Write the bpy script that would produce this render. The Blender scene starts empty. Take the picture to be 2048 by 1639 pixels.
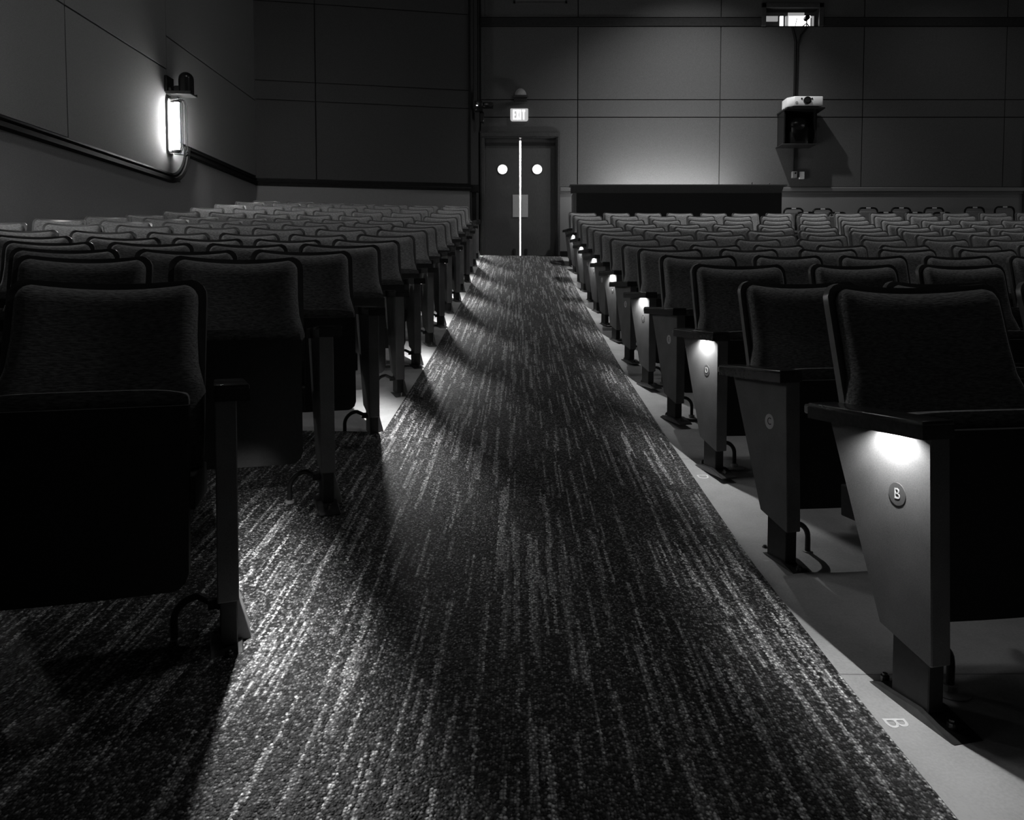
import bpy, bmesh, math, random
from mathutils import Vector, Matrix
random.seed(7)
sc = bpy.context.scene
C = sc.collection
S = 0.84            # one seat row, in metres; all scene coordinates below are in rows
ZC = 1.10           # eye height in rows
F = 1480.0; CX = 1040.0; CY = 657.0; PIT = math.radians(2.8)

# ------------------------------------------------------------------ camera, world, lights, exposure
cam = bpy.data.cameras.new('camera'); co = bpy.data.objects.new('camera', cam); C.objects.link(co)
co.location = (0, 0, ZC*S); co.rotation_euler = (math.pi/2-PIT, 0, 0)
cam.sensor_width = 36; cam.lens = F/2048*36
cam.shift_x = -(CX-1024)/2048; cam.shift_y = -(819.5-CY)/2048
cam.clip_start = 0.02; cam.clip_end = 100
sc.camera = co
w = bpy.data.worlds.new('world'); sc.world = w; w.use_nodes = True
w.node_tree.nodes['Background'].inputs[0].default_value = (0.5, 0.5, 0.5, 1)
w.node_tree.nodes['Background'].inputs[1].default_value = 0.0
sc.view_settings.view_transform = 'Standard'; sc.view_settings.look = 'None'
sc.view_settings.gamma = 1; sc.view_settings.use_curve_mapping = False
sc.view_settings.exposure = 0.0
try:
    sc.cycles.max_bounces = 6; sc.cycles.diffuse_bounces = 3; sc.cycles.glossy_bounces = 3
    sc.cycles.sample_clamp_indirect = 3.0
    sc.cycles.use_light_tree = True
except Exception: pass

def P(x, y, z): return Vector((x*S, y*S, (z+ZC)*S))

def light(kind, name, loc, energy, aim=None, size=0.1, spot=None, blend=0.5, parent=None, size_y=None):
    l = bpy.data.lights.new(name, kind); l.energy = energy
    if kind == 'AREA':
        l.size = size
        if size_y: l.shape = 'RECTANGLE'; l.size_y = size_y
    else: l.shadow_soft_size = size
    if kind == 'SPOT': l.spot_size = math.radians(spot); l.spot_blend = blend
    o = bpy.data.objects.new(name, l); C.objects.link(o); o.location = loc
    if aim is not None:
        o.rotation_euler = (Vector(aim)-Vector(loc)).to_track_quat('-Z', 'Y').to_euler()
    if parent: o.parent = parent
    return o

# ceiling downlights of the hall (their cans are above the frame)
light('SPOT', 'ceiling_spot', P(3.9, 14.7, 8.4), 950, aim=P(3.9, 15.3, 0), size=0.06, spot=108, blend=1.0)
light('SPOT', 'ceiling_spot', P(9.6, 14.9, 8.4), 60, aim=P(9.6, 15.3, 0), size=0.06, spot=108, blend=1.0)
light('AREA', 'desk_work_light', P(3.4, 16.46, 2.15), 58, aim=P(3.4, 17.3, 2.75), size=2.3, size_y=0.12)
light('AREA', 'ceiling_wash', P(4.5, 7.0, 8.4), 38, aim=P(4.5, 7.6, 0), size=0.5)
light('AREA', 'ceiling_wash', P(-2.5, 7.0, 8.4), 28, aim=P(-2.5, 7.4, 0), size=0.5)

# ------------------------------------------------------------------ projection helpers (photo pixel -> point at a known depth)
def ray(px, py):
    a = (px-CX)/F; b = -(py-CY)/F
    return a, b*math.sin(PIT)+math.cos(PIT), b*math.cos(PIT)-math.sin(PIT)
def atY(px, py, Y):
    a, dy, dz = ray(px, py); t = Y/dy
    return (a*t, Y, dz*t)
def atX(px, py, X):
    a, dy, dz = ray(px, py); t = X/a
    return (X, dy*t, dz*t)

# ------------------------------------------------------------------ materials
def newmat(name):
    m = bpy.data.materials.new(name); m.use_nodes = True
    nt = m.node_tree; b = nt.nodes['Principled BSDF']
    return m, nt, b
def N(nt, typ, **kw):
    n = nt.nodes.new(typ)
    for k, v in kw.items(): setattr(n, k, v)
    return n
def g(v): return (v, v, v, 1)
def ramp(nt, src, a, b, pa=0.0, pb=1.0):
    r = N(nt, 'ShaderNodeValToRGB'); r.color_ramp.elements[0].color = g(a); r.color_ramp.elements[1].color = g(b)
    r.color_ramp.elements[0].position = pa; r.color_ramp.elements[1].position = pb
    nt.links.new(src, r.inputs[0]); return r.outputs[0]
def mat(name, v, rough=0.6, metal=0.0, nscale=0, namp=0.0, bump=0.0, spec=0.5, stretch=(1, 1, 1), bdist=0.002):
    m, nt, b = newmat(name)
    b.inputs['Base Color'].default_value = g(v); b.inputs['Roughness'].default_value = rough
    b.inputs['Metallic'].default_value = metal; b.inputs['Specular IOR Level'].default_value = spec
    if nscale:
        tc = N(nt, 'ShaderNodeTexCoord'); mp = N(nt, 'ShaderNodeMapping'); mp.inputs['Scale'].default_value = stretch
        nt.links.new(tc.outputs['Object'], mp.inputs[0])
        no = N(nt, 'ShaderNodeTexNoise'); no.inputs['Scale'].default_value = nscale; no.inputs['Detail'].default_value = 4
        nt.links.new(mp.outputs[0], no.inputs['Vector'])
        nt.links.new(ramp(nt, no.outputs[0], max(v*(1-namp), 0), v*(1+namp), 0.3, 0.7), b.inputs['Base Color'])
        if bump:
            bu = N(nt, 'ShaderNodeBump'); bu.inputs['Strength'].default_value = bump; bu.inputs['Distance'].default_value = bdist
            nt.links.new(no.outputs[0], bu.inputs['Height']); nt.links.new(bu.outputs[0], b.inputs['Normal'])
    return m
def emit(name, v, strength):
    m, nt, b = newmat(name)
    b.inputs['Base Color'].default_value = g(v); b.inputs['Emission Color'].default_value = g(1)
    b.inputs['Emission Strength'].default_value = strength
    return m

M = {}
M['fabric'] = mat('seat_fabric', 0.28, 0.95, nscale=160, namp=0.55, bump=0.6, spec=0.15, stretch=(0.35, 1, 1.6), bdist=0.003)
_b = M['fabric'].node_tree.nodes['Principled BSDF']; _b.inputs['Sheen Weight'].default_value = 0.25; _b.inputs['Sheen Roughness'].default_value = 0.5
M['shell'] = mat('shell_plastic', 0.17, 0.28, spec=0.5, nscale=30, namp=0.1)
M['pan'] = mat('seat_pan_plastic', 0.03, 0.6, spec=0.3, nscale=120, namp=0.15)
M['arm'] = mat('armrest_polymer', 0.035, 0.22, spec=0.5, nscale=80, namp=0.2)
M['iron'] = mat('standard_black', 0.025, 0.5, spec=0.4, nscale=60, namp=0.2)
M['foot'] = mat('foot_casting', 0.10, 0.28, metal=0.7, nscale=40, namp=0.2, bump=0.2)
M['plate'] = mat('brushed_plate', 0.6, 0.5, metal=0.35, nscale=90, namp=0.1)
M['chrome'] = mat('bright_metal', 0.55, 0.25, metal=1.0, nscale=90, namp=0.1)
# end panels: laminate with scuffs
def panel_mat():
    m, nt, b = newmat('end_panel_laminate')
    tc = N(nt, 'ShaderNodeTexCoord')
    n1 = N(nt, 'ShaderNodeTexNoise'); n1.inputs['Scale'].default_value = 380; n1.inputs['Detail'].default_value = 3
    n2 = N(nt, 'ShaderNodeTexNoise'); n2.inputs['Scale'].default_value = 9; n2.inputs['Detail'].default_value = 5
    nt.links.new(tc.outputs['Object'], n1.inputs['Vector']); nt.links.new(tc.outputs['Object'], n2.inputs['Vector'])
    a = N(nt, 'ShaderNodeMath', operation='ADD'); nt.links.new(n1.outputs[0], a.inputs[0]); nt.links.new(n2.outputs[0], a.inputs[1])
    h = N(nt, 'ShaderNodeMath', operation='MULTIPLY'); nt.links.new(a.outputs[0], h.inputs[0]); h.inputs[1].default_value = 0.5
    nt.links.new(ramp(nt, h.outputs[0], 0.12, 0.19, 0.35, 0.65), b.inputs['Base Color'])
    b.inputs['Roughness'].default_value = 0.6; b.inputs['Specular IOR Level'].default_value = 0.3
    bu = N(nt, 'ShaderNodeBump'); bu.inputs['Strength'].default_value = 0.12; bu.inputs['Distance'].default_value = 0.0006
    nt.links.new(n1.outputs[0], bu.inputs['Height']); nt.links.new(bu.outputs[0], b.inputs['Normal'])
    return m
M['endpanel'] = panel_mat()
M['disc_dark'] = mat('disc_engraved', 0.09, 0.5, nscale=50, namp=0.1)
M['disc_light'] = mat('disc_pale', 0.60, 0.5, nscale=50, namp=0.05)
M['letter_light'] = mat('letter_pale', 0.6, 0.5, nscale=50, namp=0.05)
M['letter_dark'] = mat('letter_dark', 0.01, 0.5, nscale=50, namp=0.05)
M['lens'] = emit('step_light_lens', 0.8, 60)
M['paint'] = mat('floor_paint', 0.85, 0.6, nscale=80, namp=0.1)
M['woodblack'] = mat('black_wood', 0.012, 0.65, spec=0.12, nscale=12, namp=0.4, bump=0.05, stretch=(1, 1, 8))
M['wallpanel_shaded'] = mat('acoustic_panel_shaded', 0.055, 0.9, spec=0.15, nscale=230, namp=0.35, bump=0.5, bdist=0.004)  # same panel, darkened in colour for the dim angled wall
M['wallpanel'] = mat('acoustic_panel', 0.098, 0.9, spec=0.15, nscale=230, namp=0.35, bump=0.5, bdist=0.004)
M['wallpanel_lit'] = mat('acoustic_panel_lit', 0.26, 0.9, spec=0.15, nscale=230, namp=0.25, bump=0.5, bdist=0.004)  # same panel, sconce light on the left wall put into the colour
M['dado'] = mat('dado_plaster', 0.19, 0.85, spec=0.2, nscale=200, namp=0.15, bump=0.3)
M['dado_lit'] = mat('dado_plaster_lit', 0.38, 0.85, spec=0.2, nscale=200, namp=0.15, bump=0.3)  # same plaster, lightened in colour for the sconce-lit left wall
M['rail'] = mat('painted_rail', 0.17, 0.5, nscale=60, namp=0.1)
M['backing'] = mat('wall_core', 0.02, 0.95, nscale=20, namp=0.2)
M['ceiling'] = mat('ceiling_black', 0.03, 0.95, nscale=20, namp=0.2)
M['stage'] = mat('front_wall', 0.05, 0.95, nscale=20, namp=0.2)
M['door'] = mat('door_veneer', 0.085, 0.45, nscale=20, namp=0.2, stretch=(6, 6, 0.6), spec=0.4)
M['frame'] = mat('door_frame', 0.06, 0.35, nscale=30, namp=0.2)
M['lobby'] = mat('lobby_paint', 0.9, 0.8, nscale=8, namp=0.03)
M['wire'] = mat('wire_black', 0.004, 0.9, nscale=50, namp=0.1, spec=0.05)
M['white'] = mat('white_plastic', 0.9, 0.4, nscale=60, namp=0.04)
M['greybox'] = mat('grey_box', 0.35, 0.5, nscale=60, namp=0.1)
M['black'] = mat('black_gloss', 0.012, 0.25, nscale=60, namp=0.2)
M['desk'] = mat('desk_laminate', 0.015, 0.55, nscale=60, namp=0.3)
M['desktop'] = mat('desk_top', 0.06, 0.4, nscale=60, namp=0.2)
M['glass'] = emit('sconce_tube', 0.9, 140)
M['booth'] = emit('booth_glow', 0.9, 1.6)  # emission stands in for the brightly lit booth wall
M['boothdim'] = emit('booth_dim_glow', 0.5, 0.28)  # emission stands in for light falling on blind and curtains
M['exitface'] = emit('exit_face', 0.5, 0.36)
M['exitletter'] = emit('exit_letter', 0.9, 1.0)
M['vinyl'] = mat('chair_vinyl', 0.16, 0.6, nscale=60, namp=0.2)

def carpet_mat():
    m, nt, b = newmat('loop_carpet')
    tc = N(nt, 'ShaderNodeTexCoord'); sep = N(nt, 'ShaderNodeSeparateXYZ')
    mp = N(nt, 'ShaderNodeMapping'); mp.inputs['Scale'].default_value = (165, 135, 0); nt.links.new(tc.outputs['Object'], mp.inputs[0])
    vo = N(nt, 'ShaderNodeTexVoronoi', feature='F1'); vo.inputs['Scale'].default_value = 1; vo.inputs['Randomness'].default_value = 0.75
    nt.links.new(mp.outputs[0], vo.inputs['Vector'])
    dv_ = N(nt, 'ShaderNodeVectorMath', operation='DIVIDE'); nt.links.new(vo.outputs['Position'], dv_.inputs[0]); dv_.inputs[1].default_value = (165, 135, 1)
    nt.links.new(dv_.outputs[0], sep.inputs[0])
    X, Y = sep.outputs[0], sep.outputs[1]
    def mth(op, a, bb=None, cc=None):
        n = N(nt, 'ShaderNodeMath', operation=op)
        for i, v in enumerate((a, bb, cc)):
            if v is None: continue
            if isinstance(v, (int, float)): n.inputs[i].default_value = v
            else: nt.links.new(v, n.inputs[i])
        return n.outputs[0]
    def wn(x, y, seed):
        cmb = N(nt, 'ShaderNodeCombineXYZ'); nt.links.new(x, cmb.inputs[0])
        if y is not None: nt.links.new(y, cmb.inputs[1])
        cmb.inputs[2].default_value = seed
        n = N(nt, 'ShaderNodeTexWhiteNoise', noise_dimensions='3D'); nt.links.new(cmb.outputs[0], n.inputs['Vector'])
        return n.outputs['Value']
    def streak(wd, ln, thr, seed):
        ci = mth('FLOOR', mth('DIVIDE', X, wd))
        off = mth('MULTIPLY', wn(ci, None, seed), 9.0)
        seg = mth('FLOOR', mth('ADD', mth('DIVIDE', Y, ln), off))
        return mth('GREATER_THAN', wn(ci, seg, seed+5.3), thr), ci, seg
    s1, c1, g1 = streak(0.0085, 0.34, 0.90, 1.0)
    s2, c2, g2 = streak(0.017, 0.72, 0.88, 2.0)
    s3, c3, g3 = streak(0.0085, 0.16, 0.93, 3.0)
    v = wn(c2, g2, 9.0)
    s2v = mth('MULTIPLY', s2, mth('ADD', mth('MULTIPLY', v, 0.6), 0.25))
    st = mth('MINIMUM', mth('ADD', mth('ADD', mth('MULTIPLY', s1, 0.85), s2v), mth('MULTIPLY', s3, 0.6)), 1.0)
    loop = mth('SUBTRACT', 1.0, mth('MULTIPLY', vo.outputs['Distance'], 1.5))
    loop = mth('MAXIMUM', loop, 0.0)
    colv = N(nt, 'ShaderNodeSeparateColor'); nt.links.new(vo.outputs['Color'], colv.inputs[0])
    rnd = colv.outputs[0]
    nz = N(nt, 'ShaderNodeTexNoise'); nz.inputs['Scale'].default_value = 1.1; nz.inputs['Detail'].default_value = 2
    nt.links.new(tc.outputs['Object'], nz.inputs['Vector'])
    base = mth('ADD', 0.02, mth('MULTIPLY', mth('MULTIPLY', rnd, rnd), mth('MULTIPLY', rnd, 0.48)))
    inten = mth('MULTIPLY', st, mth('ADD', 0.10, mth('MULTIPLY', rnd, 1.0)))
    col = mth('MULTIPLY', mth('ADD', base, inten), mth('ADD', 0.25, mth('MULTIPLY', loop, 0.95)))
    cmb = N(nt, 'ShaderNodeCombineColor')
    for i in range(3): nt.links.new(col, cmb.inputs[i])
    nt.links.new(cmb.outputs[0], b.inputs['Base Color'])
    b.inputs['Roughness'].default_value = 0.75; b.inputs['Specular IOR Level'].default_value = 0.35
    bu = N(nt, 'ShaderNodeBump'); bu.inputs['Strength'].default_value = 0.9; bu.inputs['Distance'].default_value = 0.004
    nt.links.new(loop, bu.inputs['Height']); nt.links.new(bu.outputs[0], b.inputs['Normal'])
    return m
M['carpet'] = carpet_mat()

def concrete_mat():
    m, nt, b = newmat('sealed_concrete')
    tc = N(nt, 'ShaderNodeTexCoord')
    n1 = N(nt, 'ShaderNodeTexNoise'); n1.inputs['Scale'].default_value = 2.6; n1.inputs['Detail'].default_value = 6; n1.inputs['Roughness'].default_value = 0.6
    n2 = N(nt, 'ShaderNodeTexNoise'); n2.inputs['Scale'].default_value = 150; n2.inputs['Detail'].default_value = 2
    dis = N(nt, 'ShaderNodeTexNoise'); dis.inputs['Scale'].default_value = 3
    for n in (n1, n2, dis): nt.links.new(tc.outputs['Object'], n.inputs['Vector'])
    # sawn joints across the strip, slightly wavering
    sep = N(nt, 'ShaderNodeSeparateXYZ'); nt.links.new(tc.outputs['Object'], sep.inputs[0])
    jn = N(nt, 'ShaderNodeMath', operation='MULTIPLY_ADD'); nt.links.new(dis.outputs[0], jn.inputs[0]); jn.inputs[1].default_value = 0.03; nt.links.new(sep.outputs[1], jn.inputs[2])
    pp = N(nt, 'ShaderNodeMath', operation='PINGPONG'); nt.links.new(jn.outputs[0], pp.inputs[0]); pp.inputs[1].default_value = 0.887
    ad = N(nt, 'ShaderNodeMath', operation='MULTIPLY_ADD'); nt.links.new(n2.outputs[0], ad.inputs[0]); ad.inputs[1].default_value = 0.3
    nt.links.new(n1.outputs[0], ad.inputs[2])
    c1 = ramp(nt, ad.outputs[0], 0.30, 0.52, 0.45, 0.85)
    cr = ramp(nt, pp.outputs[0], 0.35, 1.0, 0.0, 0.003)
    mm = N(nt, 'ShaderNodeMixRGB', blend_type='MULTIPLY'); mm.inputs[0].default_value = 1
    nt.links.new(c1, mm.inputs[1]); nt.links.new(cr, mm.inputs[2]); nt.links.new(mm.outputs[0], b.inputs['Base Color'])
    b.inputs['Roughness'].default_value = 0.5; b.inputs['Specular IOR Level'].default_value = 0.35
    return m
M['concrete'] = concrete_mat()

# ------------------------------------------------------------------ mesh helpers (row units; scaled to metres when the mesh is made)
def finish(bm, name, m, smooth=False, sharp=None, origin=None, world=False):
    """world=True: bm coordinates are scene rows; origin=(x,y,z) rows becomes the object's location."""
    bmesh.ops.recalc_face_normals(bm, faces=bm.faces)
    me = bpy.data.meshes.new(name)
    for v in bm.verts:
        if origin: v.co = Vector(v.co)-Vector(origin)
        v.co *= S
    bm.to_mesh(me); bm.free()
    me.materials.append(m)
    if smooth:
        me.polygons.foreach_set('use_smooth', [True]*len(me.polygons))
        if sharp:
            try: me.set_sharp_from_angle(angle=math.radians(sharp))
            except Exception: pass
    return me
def link(name, me, parent=None, loc=(0, 0, 0), rot=(0, 0, 0)):
    name = name.strip()
    o = bpy.data.objects.new(name, me); C.objects.link(o)
    if parent: o.parent = parent
    o.location = loc; o.rotation_euler = rot
    return o
def ob(name, bm, m, parent=None, origin=(0, 0, 0), smooth=False, sharp=40):
    """place a world-row bmesh as one object whose origin sits at origin (rows)"""
    me = finish(bm, name, m, smooth, sharp, origin)
    l = P(*origin)
    if parent is not None: l = parent.matrix_basis.inverted() @ l
    o = link(name, me, parent, l)
    if parent is not None: o.rotation_euler = parent.rotation_euler.to_matrix().inverted().to_euler()
    return o
def tag(o, label=None, cat=None, group=None, kind=None):
    if label: o['label'] = label
    if cat: o['category'] = cat
    if group: o['group'] = group
    if kind: o['kind'] = kind
    return o
def empty(name, loc, rz=0, label=None, cat=None, group=None, tilt=0):
    o = bpy.data.objects.new(name, None); C.objects.link(o); o.location = loc; o.rotation_euler = (tilt, 0, rz)
    o.empty_display_size = 0.1
    return tag(o, label, cat, group)
def box(bm, x0, x1, y0, y1, z0, z1, bev=0, seg=1):
    vs = [bm.verts.new((x, y, z)) for x in (x0, x1) for y in (y0, y1) for z in (z0, z1)]
    fs = [(0, 1, 3, 2), (4, 6, 7, 5), (0, 4, 5, 1), (2, 3, 7, 6), (0, 2, 6, 4), (1, 5, 7, 3)]
    fa = [bm.faces.new([vs[i] for i in f]) for f in fs]
    if bev:
        es = list({e for f in fa for e in f.edges})
        bmesh.ops.bevel(bm, geom=es, offset=bev, segments=seg, affect='EDGES', profile=0.5)
def prism(bm, pts, axis, a, b, bev=0):
    """extrude the 2-D polygon pts along axis ('x','y','z') from a to b"""
    def mk(p, t):
        if axis == 'x': return (t, p[0], p[1])
        if axis == 'y': return (p[0], t, p[1])
        return (p[0], p[1], t)
    A = [bm.verts.new(mk(p, a)) for p in pts]; B = [bm.verts.new(mk(p, b)) for p in pts]
    fa = [bm.faces.new(A), bm.faces.new(list(reversed(B)))]
    n = len(pts)
    for i in range(n): fa.append(bm.faces.new((A[i], B[i], B[(i+1) % n], A[(i+1) % n])))
    if bev:
        bmesh.ops.recalc_face_normals(bm, faces=fa)
        es = list({e for f in fa for e in f.edges})
        bmesh.ops.bevel(bm, geom=es, offset=bev, segments=1, affect='EDGES', profile=0.5)
def cyl(bm, c, r, h, axis='z', seg=16, r2=None):
    m4 = Matrix.Translation(c)
    if axis == 'x': m4 = m4 @ Matrix.Rotation(math.pi/2, 4, 'Y')
    if axis == 'y': m4 = m4 @ Matrix.Rotation(math.pi/2, 4, 'X')
    bmesh.ops.create_cone(bm, cap_ends=True, segments=seg, radius1=r, radius2=r if r2 is None else r2, depth=h, matrix=m4)
def tube(bm, pts, r, seg=8):
    pts = [Vector(p) for p in pts]; rings = []
    up = Vector((0, 0, 1))
    for i, p in enumerate(pts):
        d = (pts[min(i+1, len(pts)-1)]-pts[max(i-1, 0)]).normalized()
        a = d.cross(up)
        if a.length < 1e-3: a = d.cross(Vector((0, 1, 0)))
        a.normalize(); b = a.cross(d).normalized()
        if i and rings:
            pass
        rings.append([bm.verts.new(p+(a*math.cos(t)+b*math.sin(t))*r) for t in [2*math.pi*k/seg for k in range(seg)]])
    for i in range(len(rings)-1):
        # choose the rotation offset that avoids twisting
        A, B = rings[i], rings[i+1]
        off = min(range(seg), key=lambda q: sum((A[k].co-B[(k+q) % seg].co).length for k in range(seg)))
        B = B[off:]+B[:off]; rings[i+1] = B
        for k in range(seg): bm.faces.new((A[k], A[(k+1) % seg], B[(k+1) % seg], B[k]))
    bm.faces.new(rings[0]); bm.faces.new(list(reversed(rings[-1])))
def slab(bm, nx, rows, xf, zf, yfront, yback):
    """closed curved slab; rows = list of t; xf(s,t), zf(s,t), y from yfront/yback(s,t)"""
    ss = [math.sin(math.pi/2*(-1+2*i/nx)) for i in range(nx+1)]
    Fg = [[bm.verts.new((xf(s, t), yfront(s, t), zf(s, t))) for s in ss] for t in rows]
    Bg = [[bm.verts.new((xf(s, t), yback(s, t), zf(s, t))) for s in ss] for t in rows]
    R = len(rows)
    for j in range(R-1):
        for i in range(nx):
            bm.faces.new((Fg[j][i], Fg[j][i+1], Fg[j+1][i+1], Fg[j+1][i]))
            bm.faces.new((Bg[j][i], Bg[j+1][i], Bg[j+1][i+1], Bg[j][i+1]))
    for i in range(nx):
        bm.faces.new((Fg[0][i], Bg[0][i], Bg[0][i+1], Fg[0][i+1]))
        bm.faces.new((Fg[-1][i], Fg[-1][i+1], Bg[-1][i+1], Bg[-1][i]))
    for j in range(R-1):
        bm.faces.new((Fg[j][0], Fg[j+1][0], Bg[j+1][0], Bg[j][0]))
        bm.faces.new((Fg[j][-1], Bg[j][-1], Bg[j+1][-1], Fg[j+1][-1]))
def text_mesh(body, size, depth, m):
    cu = bpy.data.curves.new('letters', 'FONT'); cu.body = body; cu.size = size*S; cu.extrude = depth*S
    cu.align_x = 'CENTER'; cu.align_y = 'CENTER'; cu.resolution_u = 4
    o = bpy.data.objects.new('letters', cu); C.objects.link(o)
    dg = bpy.context.evaluated_depsgraph_get(); me = bpy.data.meshes.new_from_object(o.evaluated_get(dg))
    bpy.data.objects.remove(o); bpy.data.curves.remove(cu)
    me.materials.clear(); me.materials.append(m)
    return me

# ------------------------------------------------------------------ floor
def interp(tab, q):
    if q <= tab[0][0]: return tab[0][1]
    for (a, za), (b, zb) in zip(tab, tab[1:]):
        if q <= b: return za+(zb-za)*(q-a)/(b-a)
    return tab[-1][1]
ZT = 0.818
zL = [(0, -1.10), (1.4, -1.08), (2.2, -1.05), (3.2, -.935), (4.2, -.835), (5.2, -.735), (6.2, -.635), (7.2, -.525), (8.2, -.39), (9.2, -.26), (10.2, -.13), (11.2, .005), (12.2, .165), (13.2, .33), (14.2, .5), (15.2, .67), (16.2, .805), (16.7, ZT)]
zR0 = [(0, -1.10), (1.9, -1.08), (2.9, -1.045), (3.9, -.955), (4.9, -.855), (5.9, -.75), (6.9, -.64), (7.9, -.51), (8.9, -.38), (9.9, -.245), (10.9, -.105), (11.9, .035), (12.9, .2), (13.9, .375), (14.9, .54), (15.9, .70), (16.7, ZT)]
zR = [(a, b-(.03 if .5 < a < 7.5 else .02 if a < 15 else 0)) for a, b in zR0]
XC = 6.3
def sag(X, ref): return ((X-XC)**2-ref**2)/92.0
def floorz(X, Y):
    wl = min(max((.95-X)/1.75, 0), 1)
    ql = Y+(sag(X, 7.1) if X < -.8 else 0); qr = Y+(sag(min(X, 2*XC-.95), 5.35) if X > .95 else 0)
    return wl*interp(zL, ql)+(1-wl)*interp(zR, qr)
def frange(a, b, n): return [a+(b-a)*i/n for i in range(n+1)]
def grid_floor(name, xs, ys, dz, thick, m):
    bm = bmesh.new()
    T = [[bm.verts.new((x, y, floorz(x, y)+dz)) for x in xs] for y in ys]
    Bt = [[bm.verts.new((x, y, floorz(x, y)+dz-thick)) for x in xs] for y in ys]
    for j in range(len(ys)-1):
        for i in range(len(xs)-1):
            bm.faces.new((T[j][i], T[j][i+1], T[j+1][i+1], T[j+1][i])); bm.faces.new((Bt[j][i], Bt[j+1][i], Bt[j+1][i+1], Bt[j][i+1]))
    for i in range(len(xs)-1):
        bm.faces.new((T[0][i], Bt[0][i], Bt[0][i+1], T[0][i+1])); bm.faces.new((T[-1][i], T[-1][i+1], Bt[-1][i+1], Bt[-1][i]))
    for j in range(len(ys)-1):
        bm.faces.new((T[j][0], T[j+1][0], Bt[j+1][0], Bt[j][0])); bm.faces.new((T[j][-1], Bt[j][-1], Bt[j+1][-1], T[j+1][-1]))
    return ob(name, bm, m, None, (0, 0, 0), smooth=True, sharp=30)
WX0, WX1, WY0 = -5.66, 18.26, -3.0
ys = frange(WY0, 17.3, 58)
fl = grid_floor('floor', [WX0-.1]+frange(-5.6, -.8, 8)+[.05, .95]+frange(2, 18, 12)+[WX1+.1], ys+[17.5], 0, .12, M['concrete'])
tag(fl, kind='structure', label='raked bare concrete floor under the seating')
car = tag(empty('floor_carpet', P(0, 0, floorz(0, 0)), 0, 'dark aisle carpet with pale broken streaks running up the ramp'), kind='structure')
def cpart(name, xs, yy):
    o = grid_floor(name, xs, yy, .010, .009, M['carpet'])
    o.parent = car; o.location = -car.location + o.location
    return o
cpart('carpet_runner', [-.80, -.37, .05, .48, .918], frange(WY0, 17.25, 80))
cpart('carpet_field', frange(-5.6, -.80, 12), frange(WY0, 4.30, 30))

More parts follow.
